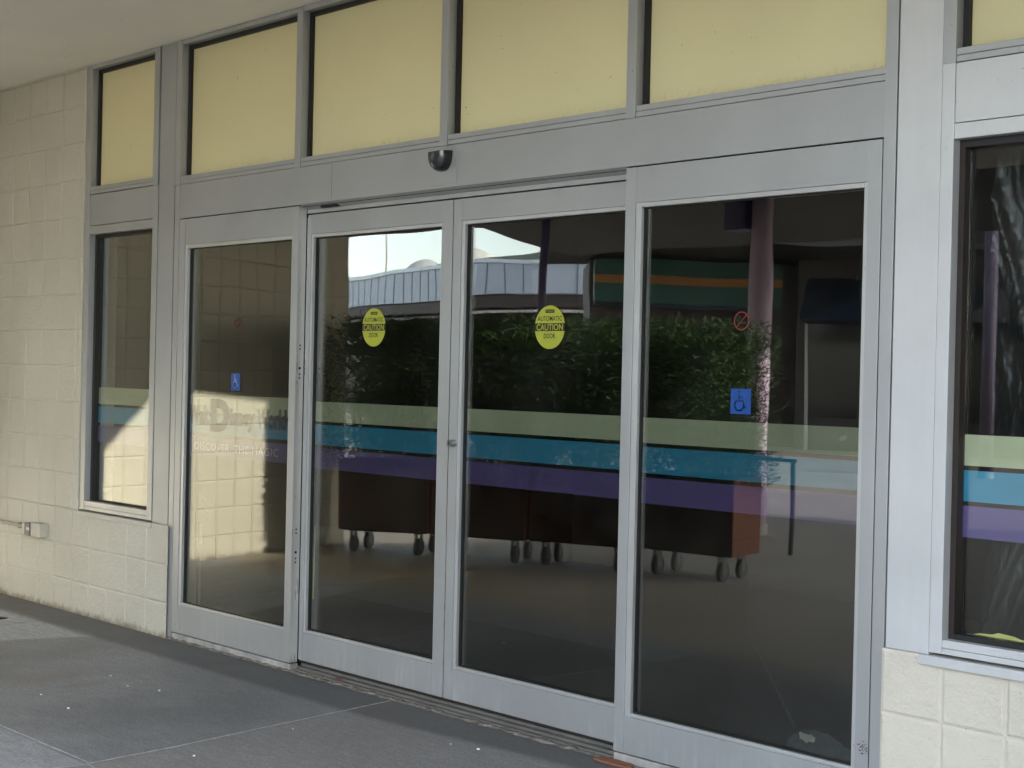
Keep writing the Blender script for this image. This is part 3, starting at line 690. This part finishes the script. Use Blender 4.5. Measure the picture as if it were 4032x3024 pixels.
q = MB(); q.box(.520, .646, .0330, .0333, 1.369, 1.373, 'sticker_navy', 0); q.build('tape_line', sl_r)
# ghost lettering left by removed letters
for Y, nm_, mt_ in ((.0328, 'ghost_lettering', 'ghost_ink'), (.0254, 'letter_residue', 'ghost')):
    q = MB()
    text(q, 'Walt', -2.878, -2.690, 1.212, 1.309, Y, mt_, .045, 1.0)
    text(q, 'D', -2.680, -2.506, 1.181, 1.344, Y, mt_, .07)
    text(q, 'isney', -2.506, -2.292, 1.190, 1.302, Y, mt_, .045, 1.0)
    text(q, 'World', -2.275, -2.034, 1.211, 1.307, Y, mt_, .050, 1.0)
    o = q.build(nm_, sl_l); o['label'] = 'faded dark lettering over the stripes' if nm_ == 'ghost_lettering' else 'pale residue outlining the faded lettering'
for wd, a, b in (('DISCOVER', -2.820, -2.512), ('THE', -2.470, -2.345), ('MAGIC', -2.312, -2.097)):
    q = MB(); text(q, wd, a, b, 1.087, 1.123, .0328, 'white_letter', -.012, 1.12); q.build('slogan_lettering', sl_l)
for pts in ([(-2.729, .884), (-2.722, .880), (-2.707, .862), (-2.704, .853), (-2.716, .858), (-2.727, .870)], [(-2.742, .838), (-2.737, .838), (-2.706, .806), (-2.690, .800), (-2.670, .787), (-2.684, .783), (-2.687, .772), (-2.700, .787), (-2.722, .784), (-2.712, .803)], [(-2.770, .612), (-2.762, .618), (-2.740, .613), (-2.722, .602), (-2.735, .598), (-2.752, .602), (-2.771, .592)]):
    q = MB(); q.sheet(pts, .0328, 'scrap'); o = q.build('grey_patch', sl_l); o['label'] = 'small jagged grey patch on the glass'  # small jagged grey patches low on the pane
q = MB(); q.sheet([(.934, 1.335), (1.003, 1.330), (1.003, 1.279), (.934, 1.283)], .0330, 'green'); q.build('tag_patch', sl_r)
q = MB(); q.sheet([(.966, 1.312), (.972, 1.320), (.990, 1.328), (.995, 1.322), (.990, 1.312), (.970, 1.306)], .0326, 'pale_scrap'); q.build('paper_scrap', sl_r)
q = MB(); pts = [(.790, .308)] + [(.912+.118*math.cos(R(180-a)), .312+.070*math.sin(R(a))*random.uniform(.93, 1.04)) for a in range(4, 150, 7)] + [(1.036, .345), (1.037, .3055)]
q.sheet(pts, .0322, 'residue'); o = q.build('glue_residue', sl_r); o['label'] = 'cloudy rounded smear in the lower right corner'
q = MB(); pts = [(.850+.035*math.cos(R(a))*random.uniform(.7, 1.2)+.02, .352+.016*math.sin(R(a))*random.uniform(.6, 1.2)) for a in range(0, 360, 18)]
q.sheet(pts, .0318, 'residue_pale'); q.build('glue_residue', sl_r)
q = MB()
for i in range(60):
    a, b = random.gauss(0, .022), random.gauss(0, .010); r = random.uniform(.001, .004)
    q.sheet([(min(1.115, 1.098+a*.5)+r*.6*math.cos(t), .370+b+r*.6*math.sin(t)) for t in (0, 1.2, 2.3, 3.6, 5)], -.0006, 'scuff', .0003)
o = q.build('scuff_mark', sl_r); o['label'] = 'brown scuff on the outer stile'
q = MB(); pts = [(-1.868, .787), (-1.860, .785), (-1.861, .62), (-1.865, .448), (-1.873, .449), (-1.872, .62)]
q.sheet(pts, .0828, 'tape'); o = q.build('yellow_tape', sd_l); o['label'] = 'yellow tape strip along the left edge'

# ------------------------------------------------------------------ motion sensor on the header
s = thing('motion_sensor', (-.935, 0, 2.35), 'black half-round motion sensor above the sliding doors', 'sensor')
mb = MB(); mb.box(-1.018, -.848, -.0025, .0008, 2.258, 2.386, 'alu_panel', .0012); mb.build('mounting_plate', s)
cx, top = -.930, 2.393
vs = []; fs = []; nu, nv = 20, 10
def outline(t):        # pocket outline, flat top and rounded foot
    a = math.pi*t
    k_ = math.cos(a); x = .058*math.copysign(abs(k_)**.8, k_); z = -.080*(math.sin(a)**.72)
    return x, z
for j in range(nv+1):
    k = j/nv; sc = (1-k**2.6)**.5 if k < 1 else .25
    for i in range(nu+1):
        x, z = outline(i/nu); vs.append((cx+x*(.35+.65*sc), -.0025-.052*k, top-.004*k+z*(.30+.70*sc)))
for j in range(nv):
    for i in range(nu): a = j*(nu+1)+i; fs.append((a, a+1, a+nu+2, a+nu+1))
fs.append(tuple(nv*(nu+1)+i for i in range(nu+1)))
fs.append(tuple([j*(nu+1) for j in range(nv+1)] + [j*(nu+1)+nu for j in range(nv, -1, -1)]))
mb = MB(); mb.add(vs, fs, 'sensor'); sh_ = mb.build('sensor_housing', s, True)
b = bmesh.new(); b.from_mesh(sh_.data)
mb = MB(); kk = 7*(nu+1); b.free()
lv = [(v[0], v[1]-.0012, v[2]-.0005) for v in vs[kk:]]
mb.add(lv, [tuple(q_-kk for q_ in f) for f in fs[:nv*nu] if min(f) >= kk] + [tuple(range(len(lv)-nu-1, len(lv)))], 'sensor_lens'); mb.build('lens_window', s, True)

# ------------------------------------------------------------------ outlet box and conduit on the left wall
s = thing('outlet_box', (-4.33, -.03, .54), 'weatherproof outlet box with flipped grey cover on left block wall', 'outlet')
mb = MB(); mb.box(-4.405, -4.285, -.066, -.0125, .510, .585, 'block_shaded', .003); mb.build('box_body', s)
mb = MB(); mb.box(-4.470, -4.400, -.072, -.030, .508, .580, 'outlet_grey', .004); mb.box(-4.4085, -4.404, -.068, -.02, .508, .585, 'outlet_grey', .001)
cv = mb.build('cover', s)
mb = MB(); mb.box(-4.505, -4.471, -.070, -.040, .506, .578, 'outlet_clear', .006); mb.build('cover_flap', cv)
mb = MB()
for x in (-4.432, -4.412): mb.cyl((x, -.0718, .548), (x, -.0735, .548), .0095, 'outlet_face', n=16)
mb.build('socket', s)
mb = MB(); mb.cyl((-5.2, -.030, .5495), (-4.4055, -.030, .5495), .0105, 'pipe', n=16)
for x in (-4.62, -5.02): mb.box(x-.008, x+.008, -.042, -.012, .533, .566, 'pipe', .002)
o = mb.build('conduit'); tag(o, 'thin painted conduit running left from the outlet box', 'pipe')

# ------------------------------------------------------------------ large right window
w = thing('window', (1.95, 0, .7), 'large right window with black plastic hung behind its stripes', 'window')
mb = MB()
mb.box(1.3195, 1.3605, -.002, .12, .698, 2.4415, 'alu_white'); mb.box(1.361, 2.6, 0, .12, 2.2155, 2.2605, 'alu_white')
mb.box(1.361, 2.6, 0, .034, .7165, .7405, 'alu_white'); mb.box(1.361, 2.6, .0005, .1, .698, .7150, 'alu_white')
mb.build('frame', w)
mb = MB()
mb.box(1.361, 1.379, .0345, .085, .7405, 2.2155, 'rust_gasket', 0); mb.box(1.3795, 2.6, .0345, .085, 2.193, 2.2150, 'gasket', 0); mb.box(1.3795, 2.6, .0345, .085, .7300, .7560, 'gasket', 0)
mb.build('gasket', w)
mb = MB(); mb.box(1.3795, 2.6, .064, .070, .7565, 2.1925, 'glass_clear', 0); mb.build('glass_pane', w)
stripes(w, 1.3795, 2.6, .0715, ((1.346, 1.254), (1.240, 1.148), (1.135, 1.041)))
mb = MB(); mb.box(1.361, 2.6, .003, .06, 2.2635, 2.4395, 'alu_white'); mb.build('spandrel_panel', w)
mb = MB(); mb.sheet([(1.42, .758), (1.44, .763), (1.48, .765), (1.50, .772), (1.55, .768), (1.57, .762), (1.63, .760), (1.63, .757)], .0722, 'tape', .002); o = mb.build('yellow_tape', w); o['label'] = 'torn yellow tape along the bottom edge'

# black plastic sheeting hung inside, creased
def sheeting(x0, x1, z0, z1, y, label, seed, folds=9, mat='plastic'):
    rnd = random.Random(seed); nx, nz = 120, 150; vs = []; fs = []
    F = [(rnd.uniform(x0, x1), rnd.uniform(z0, z1), rnd.uniform(-.6, .6), rnd.uniform(.012, .035), rnd.uniform(.012, .04), rnd.uniform(.25, .9)) for _ in range(folds*4)]
    for j in range(nz+1):
        for i in range(nx+1):
            x = x0+(x1-x0)*i/nx; z = z0+(z1-z0)*j/nz; d = .012*math.sin(7*x+2*z)+.008*math.sin(19*x-5*z+1.3)
            for (fx, fz, sl, wd, am, ln) in F:
                t = (x-fx)-sl*(z-fz); e = (z-fz)/ln
                d -= am*math.exp(-abs(t)/wd)*math.exp(-e*e)*(1 if t > 0 else .8)
            vs.append((x, y+d, z))
    for j in range(nz):
        for i in range(nx): a = j*(nx+1)+i; fs.append((a, a+1, a+nx+2, a+nx+1))
    mb = MB(); mb.add(vs, fs, mat); o = mb.build('plastic_sheet', smooth=True); return tag(o, label, 'plastic sheet')
sheeting(1.385, 2.6, .72, 2.25, .21, 'creased black plastic sheet hung behind the large right window', 3, 10)
sheeting(.86, 1.16, .80, 2.22, .30, 'black plastic sheet hung behind the outer edge of the right sidelight', 11, 3, 'plastic_dull')

# dark room behind the glass
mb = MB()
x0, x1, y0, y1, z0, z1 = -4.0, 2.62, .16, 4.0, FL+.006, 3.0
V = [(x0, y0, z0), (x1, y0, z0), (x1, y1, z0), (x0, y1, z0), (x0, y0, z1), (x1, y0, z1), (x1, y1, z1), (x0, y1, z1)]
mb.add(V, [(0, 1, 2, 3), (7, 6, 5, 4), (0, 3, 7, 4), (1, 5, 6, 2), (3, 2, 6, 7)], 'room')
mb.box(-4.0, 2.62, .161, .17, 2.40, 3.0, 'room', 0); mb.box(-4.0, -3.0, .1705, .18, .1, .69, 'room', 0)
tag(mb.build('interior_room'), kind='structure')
mb = MB(); mb.box(-14, 9, .32, 6, .2, 3.8, 'plain_wall', 0)
# (roof block over the shop keeps daylight out of the room)
mb = MB(); mb.box(-14, 9, .31, 6, 3.16, 3.9, 'stucco', .01); o = mb.build('shop_roof'); tag(o, 'flat roof block over the dark shop behind the doors', 'roof')
mb = MB(); mb.box(2.64, 9, -.01, .3, .05, 3.149, 'block', .01); o = mb.build('block_wall'); tag(o, 'plain block wall beyond the right edge of the large window', 'wall')

# ------------------------------------------------------------------ litter on the pavement
SP = [(-2.15, -1.09, .006), (-2.08, -.73, .006), (-1.92, -.67, .008), (-2.32, -.68, .005), (-1.85, -1.12, .008), (-.91, -1.12, .006), (-1.02, -.62, .004), (-.35, -.27, .007), (-.47, -.30, .005)]
for i, (x, y, r) in enumerate(SP):
    mb = MB(); n = 7; ring_ = [(x+r*random.uniform(.5, 1.2)*math.cos(6.28*k/n), y+r*random.uniform(.4, .9)*math.sin(6.28*k/n)) for k in range(n)]
    mb.slab(ring_, FL+.001, FL+.001+r*.5, 'litter'); o = mb.build('paper_scrap'); tag(o, 'tiny white scrap lying on the dark pavement', 'litter', 'white scraps on the pavement')
mb = MB()
ring_ = [(.03, -.010), (.09, .002), (.17, -.008), (.20, -.045), (.10, -.055), (.02, -.05)]
mb.slab(ring_, FL+.002, FL+.010, 'chip'); o = mb.build('broken_chip'); tag(o, 'reddish broken chip of paving at the foot of the right sidelight', 'debris')
mb = MB(); mb.slab([(-1.62, .030), (-1.59, .028), (-1.575, .040), (-1.60, .046)], FL+.017, FL+.021, 'sticker_red'); o = mb.build('paper_scrap'); tag(o, 'small red scrap lying on the metal threshold', 'litter')
mb = MB(); mb.slab([(-4.06, -.40), (-4.00, -.38), (-3.99, -.42), (-4.05, -.43)], FL+.001, FL+.006, 'twig'); o = mb.build('dry_leaf'); tag(o, 'dry curled leaf at the foot of the left wall', 'leaf')

# ------------------------------------------------------------------ planters on casters with clipped hedges (mirrored in the doors)
def make_planter(Ln):
    t = thing('planter_cart', (0, 0, 0), 'x', 'planter', 'planter carts in a row')
    q = MB()
    q.box(.012, Ln-.012, 0, .40, .175, .70, 'planks_shaded', .004); q.build('planter_box', t)
    for xa, xb in ((0, .0118), (Ln-.0118, Ln)):
        q = MB(); q.box(xa, xb, .002, .398, .178, .702, 'planks', .003); q.build('end_board', t)
    q = MB(); q.box(.03, Ln-.03, .03, .37, .7005, .71, 'soil', 0); q.build('soil', t)
    for x in (.11, Ln-.11):
        for y in (.07, .33):
            q = MB(); q.box(x-.03, x+.03, y-.03, y+.03, .163, .1745, 'caster_metal', .002)
            q.box(x-.022, x-.018, y-.02, y+.03, .045, .163, 'caster_metal', .001); q.box(x+.018, x+.022, y-.02, y+.03, .045, .163, 'caster_metal', .001)
            f = q.build('caster', t)
            q = MB(); q.cyl((x-.015, y+.012, .065), (x+.015, y+.012, .065), .065, 'caster_tyre', n=24); q.build('wheel', f)
    return t
def make_hedge(Ln, seed, nleaf=34000, zone=None):
    rnd = random.Random(seed)
    h = thing('hedge', (0, 0, 0), 'x', 'hedge', 'clipped hedges in the planter carts')
    q = MB(); vs = []; fs = []
    x0, x1, y0, y1, z0, z1 = zone or (-.05, Ln+.05, -.20, .56, .66, 1.70)
    i = 0
    clumps = [(rnd.uniform(x0, x1), rnd.uniform(y0, y1), rnd.uniform(z0, z1), rnd.uniform(.06, .14)) for _ in range(420)]
    while i < nleaf:
        cx_, cy_, cz_, cr = rnd.choice(clumps)
        x, y, z = rnd.gauss(cx_, cr), rnd.gauss(cy_, cr), rnd.gauss(cz_, cr*1.1)
        if not (x0-.05 < x < x1+.07 and y0-.08 < y < y1+.08 and z0-.05 < z < z1+.09): continue
        d = Vector((rnd.gauss(0, .6), rnd.gauss(0, .6)+.9*(y-.18), rnd.gauss(.55, .5))).normalized()
        ln = rnd.uniform(.04, .08)*(1.25 if z > z1-.12 else 1); wd = rnd.uniform(.0022, .0042)
        sd = d.cross(Vector((rnd.gauss(0, 1), rnd.gauss(0, 1), rnd.gauss(0, 1)))).normalized()*wd
        p = Vector((x, y, z)); bend = Vector((0, 0, -.12*ln))
        o = len(vs); vs += [p, p+d*ln*.5+sd, p+d*ln+bend, p+d*ln*.5-sd]; fs.append((o, o+1, o+2, o+3)); i += 1
    q.add(vs, fs, 'leaf'); q.build('foliage', h)
    q = MB()
    for k in range(int(Ln/.09)):
        x = .05+k*.09+rnd.uniform(-.02, .02); y = .2+rnd.uniform(-.1, .1); p = Vector((x, y, .705))
        for s_ in range(5):
            p2 = p+Vector((rnd.uniform(-.05, .05), rnd.uniform(-.05, .05), .17)); q.cyl(p, p2, .008-.001*s_, 'twig', r1=.007-.001*s_, n=6, cap=False); p = p2
            for b_ in range(3):
                q.cyl(p, p+Vector((rnd.uniform(-.16, .16), rnd.uniform(-.16, .16), rnd.uniform(.02, .14))), .0035, 'twig', r1=.0015, n=4, cap=False)
    q.build('stems', h)
    return h
rowd = Vector((2.87, -1.26, 0)); Lrow = rowd.length; rowd.normalize(); ra = math.atan2(rowd.y, rowd.x)
start = Vector((-5.45, -2.76, FL)); n_c = 4; gap = .03; Lc = (Lrow-gap*(n_c-1))/n_c
pl = make_planter(Lc)
plab = ['planter cart nearest the end wall, farthest left of the four', 'second planter cart from the end wall', 'third planter cart from the end wall', 'planter cart at the right end showing its orange end board']
hlab = ['clipped hedge at the end-wall end of the planter row', 'second clipped hedge from the end wall, flecked with light gaps', 'clipped hedge third from the end wall', 'clipped hedge at the right end of the row, beside the lilac column']
nrm = Vector((-rowd.y, rowd.x, 0))
for i in range(n_c):
    o = pl if i == 0 else copy_tree(pl)
    # local +y of the planter points away from the doors
    base = start+rowd*(Lc+gap)*i
    o.location = base + rowd*Lc; o.rotation_euler = (0, 0, ra+math.pi); o['label'] = plab[i]
    hd = make_hedge(Lc, 20+i); hd.location = base+rowd*Lc; hd.rotation_euler = (0, 0, ra+math.pi); hd['label'] = hlab[i]
    if i == 3:
        for k in (o, hd): k.location = (-2.565, -4.02, FL); k.rotation_euler = (0, 0, math.pi-R(9))

# ------------------------------------------------------------------ posts, rails and buildings across the way
def column(name, x, y, r, z1, mat, label, cap=None, group=None):
    t = thing(name, (x, y, FL), label, 'column', group)
    q = MB(); q.cyl((x, y, FL+.02), (x, y, z1), r, mat, n=36); q.build('shaft', t, True)
    q = MB(); q.cyl((x, y, FL+.001), (x, y, FL+.10), r*1.18, 'pale_strip', n=36); q.build('base_collar', t)
    if cap: q = MB(); q.box(*cap, mat='violet_dark', bev=.005); q.build('bracket', t)
    return t
column('column', -4.40, -6.70, .104, 3.149, 'pink', 'thick lilac round column beside the right end hedge, mirrored in the right sidelight', (-4.72, -4.50, -6.80, -6.56, 2.84, 3.149))
column('column', -7.05, -6.52, .043, 3.149, 'violet_post', 'thin dark violet post behind the hedges')
column('column', -7.41, -16.29, .10, 3.9, 'lilac_shaded', 'distant lilac column mirrored in the large right window')
g_ = thing('guard_rail', (-3.45, -5.72, FL), 'dark steel guard rail near the lilac column', 'railing')
mb = MB()
mb.box(-4.25, -3.26, -5.735, -5.705, .848, .876, 'dark_steel', .004); mb.build('top_rail', g_)
for x in (-3.29, -4.2):
    mb = MB(); mb.box(x-.014, x+.014, -5.735, -5.707, FL, .8475, 'dark_steel', .003); mb.build('post', g_)

# pale-panelled building with curved fascia
FP = [(-52, -33.5), (-41.1, -30.0), (-37.0, -28.7), (-33.3, -27.8), (-30.4, -26.7), (-28.4, -27.3), (-26.85, -28.2), (-25.6, -29.0)]
b_ = thing('building', (-32, -29, FL), 'long low building with pale blue panelled fascia and roof domes', 'building')
def wall_strip(mb, pts, z0, z1, off, th, mat):
    for a, b in zip(pts, pts[1:]):
        d = (Vector(b)-Vector(a)).normalized(); n = Vector((d.y, -d.x))
        if n.y > 0: n = -n
        q = [Vector(a)+n*off, Vector(b)+n*off, Vector(b)+n*(off+th), Vector(a)+n*(off+th)]
        mb.slab([tuple(p) for p in q], z0, z1, mat)
mb = MB(); wall_strip(mb, FP, 3.95, 4.92, 0, .4, 'fascia')
for a, b in zip(FP, FP[1:]):
    a, b = Vector(a), Vector(b); d = b-a; k = int(d.length/.62)
    for i in range(k):
        p = a+d*(i+.5)/k; u = d.normalized()*.02; n = Vector((u.y, -u.x)); n = n if n.y > 0 else -n; n = n.normalized()*.012
        mb.slab([tuple(p-u), tuple(p+u), tuple(p+u+n), tuple(p-u+n)], 3.95, 4.92, 'fascia_seam')
mb.build('fascia', b_)
mb = MB(); wall_strip(mb, FP, 4.925, 5.05, -.06, .6, 'coping'); mb.build('coping', b_)
mb = MB(); wall_strip(mb, FP, FL, 3.93, 2.2, .3, 'brown_front'); wall_strip(mb, FP, 3.55, 3.93, .1, 2.0, 'brown_front'); mb.build('wall', b_)
mb = MB(); wall_strip(mb, FP, 3.38, 3.46, .12, .2, 'pale_strip'); wall_strip(mb, FP, 2.6, 2.95, 2.0, .15, 'pale_strip'); mb.build('trim_band', b_)
mb = MB(); wall_strip(mb, FP, FL, 2.2, 2.0, .12, 'dark_glass'); mb.build('shop_window', b_)
mb = MB(); wall_strip(mb, FP, 4.9, 6.15, 6.0, .5, 'olive_parapet'); wall_strip(mb, FP, 4.6, 4.9, .4, 6.0, 'olive_parapet'); mb.build('roof', b_)
for (x, y, r, z) in ((-42.6, -35.0, 1.05, 5.1), (-41.3, -36.3, 1.05, 5.6)):
    bm = bmesh.new(); bmesh.ops.create_uvsphere(bm, u_segments=24, v_segments=14, radius=1)
    for v in bm.verts: v.co = Vector((x+v.co.x*r, y+v.co.y*r, z+max(-.9, v.co.z)*r*.95))
    mb = MB(); mb.bm(bm, 'dome'); mb.build('roof_dome', b_, True)
mb = MB(); mb.cyl((-39.5, -30.5, 5.05), (-39.5, -30.5, 12), .035, 'pale_strip', n=8); mb.build('roof_pole', b_)

k_ = thing('building', (-14.5, -19, FL), 'dark shop with green fascia and orange stripe beyond the canopy', 'building')
A, Bk = Vector((-17.0, -17.8)), Vector((-14.3, -20.6)); dv = (Bk-A).normalized(); nv_ = Vector((dv.y, -dv.x)); nv_ = nv_ if nv_.y < 0 else -nv_
def quad(off, th, z0, z1, mat, a0=0, a1=1):
    p, q_ = A+(Bk-A)*a0, A+(Bk-A)*a1
    m_ = MB(); m_.slab([tuple(v) for v in (p+nv_*off, q_+nv_*off, q_+nv_*(off+th), p+nv_*(off+th))], z0, z1, mat); return m_
quad(0, .5, 3.03, 3.87, 'band_green').build('fascia', k_)
quad(-.02, .02, 3.40, 3.56, 'band_orange').build('fascia_stripe', k_)
quad(.6, 3, FL, 3.9, 'brown_front', -.02, 1.9).build('wall', k_)
quad(.55, .05, FL, 2.6, 'dark_glass', .05, .95).build('shop_window', k_)
quad(.50, .04, 2.10, 2.28, 'sticker_white', .02, .06).build('window_notice', k_)
quad(.1, .2, 2.95, 3.03, 'band_blue').build('fascia_edge', k_)
quad(-3.2, 6, 3.98, 4.06, 'dark_soffit', -.25, 1.9).build('roof', k_)  # deep overhang added to keep sun off the green fascia

A, Bk = Vector((-14.0, -20.8)), Vector((5.5, -27.0)); dv = (Bk-A).normalized(); nv_ = Vector((dv.y, -dv.x)); nv_ = nv_ if nv_.y < 0 else -nv_
s_ = thing('building', (-8, -22, FL), 'dark brown glazed shopfront with blue awning behind the lilac column', 'building')
quad(0, 4, FL, 4.6, 'brown_front').build('wall', s_)
quad(-.06, .05, .75, 2.7, 'dark_glass', .01, .99).build('shop_window', s_)
for i in range(15):
    m_ = MB(); u = .012+.0695*i; p = A+(Bk-A)*u; e = dv*.03
    m_.slab([tuple(v) for v in (p-e-nv_*.10, p+e-nv_*.10, p+e-nv_*.062, p-e-nv_*.062)], FL, 2.75, 'pale_strip'); m_.build('window_mullion', s_)
p, q_ = A+(Bk-A)*.012, A+(Bk-A)*.20
m_ = MB(); m_.add([(p.x, p.y+.05, 3.6), (q_.x, q_.y+.05, 3.5), (q_.x-.5, q_.y+.9, 2.7), (p.x+.4, p.y+.9, 2.75), (p.x, p.y+.05, 2.7), (q_.x, q_.y+.05, 2.7)], [(0, 1, 2, 3), (3, 2, 5, 4), (0, 3, 4), (1, 5, 2)], 'band_blue'); m_.build('awning', s_)

# unseen block added to the right to keep sun off the forecourt
n_ = thing('building', (16, -6, FL), 'plain grey block added off to the right to shade the forecourt', 'building')
mb = MB(); mb.box(14, 19, -17, 3, FL, 7.7, 'plain_wall', .02); mb.build('wall', n_)
mb = MB(); mb.box(13.9, 19.1, -17.1, 3.1, 7.705, 7.85, 'coping', .01); mb.build('roof_coping', n_)

# ------------------------------------------------------------------ light
SE, SA = R(20), R(24.5)          # elevation; azimuth measured from +x towards -y
to_sun = Vector((math.cos(SE)*math.cos(SA), -math.cos(SE)*math.sin(SA), math.sin(SE)))
sun = bpy.data.lights.new('sun', 'SUN'); sun.energy = 2.0; sun.angle = R(0.6); sun.color = (1.0, .95, .87)
so = bpy.data.objects.new('sun', sun); COL.objects.link(so); so.rotation_euler = to_sun.to_track_quat('Z', 'Y').to_euler()
W = bpy.data.worlds.new('World'); S.world = W; W.use_nodes = True
nt = W.node_tree; bg = nt.nodes['Background']; sky = nt.nodes.new('ShaderNodeTexSky'); sky.sky_type = 'NISHITA'; sky.sun_disc = False
sky.sun_elevation = SE; sky.sun_rotation = math.atan2(to_sun.x, to_sun.y); sky.air_density = 1.0; sky.dust_density = 0.8; sky.ozone_density = 1.5
hs = nt.nodes.new('ShaderNodeHueSaturation'); hs.inputs['Saturation'].default_value = 0.55; hs.inputs['Value'].default_value = 1.05
nt.links.new(sky.outputs[0], hs.inputs['Color']); nt.links.new(hs.outputs[0], bg.inputs[0]); bg.inputs[1].default_value = 0.15

# ------------------------------------------------------------------ camera
C = Vector((3.62041, -3.93366, 1.49)); yaw, pitch, roll = .808365, -.0056705, .0225604
f = Vector((-math.sin(yaw)*math.cos(pitch), math.cos(yaw)*math.cos(pitch), math.sin(pitch))); rt = Vector((math.cos(yaw), math.sin(yaw), 0)); up = rt.cross(f)
r2 = math.cos(roll)*rt+math.sin(roll)*up; u2 = -math.sin(roll)*rt+math.cos(roll)*up
cam = bpy.data.cameras.new('camera'); cam.sensor_width = 36; cam.lens = 36*5818.1/4032; cam.clip_end = 500; cam.clip_start = .05
co = bpy.data.objects.new('camera', cam); COL.objects.link(co)
m4 = Matrix((r2, u2, -f)).transposed().to_4x4(); m4.translation = C; co.matrix_world = m4
S.camera = co
for o in bpy.data.objects:
    if 'origin' in o: del o['origin']
S.view_settings.view_transform = 'Standard'; S.view_settings.look = 'None'; S.view_settings.gamma = 1; S.view_settings.exposure = 3.02
S.cycles.max_bounces = 10; S.cycles.diffuse_bounces = 5; S.cycles.glossy_bounces = 5; S.cycles.transparent_max_bounces = 16
S.cycles.use_denoising = True; S.cycles.use_adaptive_sampling = False; S.cycles.caustics_reflective = False; S.cycles.caustics_refractive = False; S.cycles.denoising_prefilter = 'ACCURATE'; S.cycles.denoising_input_passes = 'RGB_ALBEDO_NORMAL'
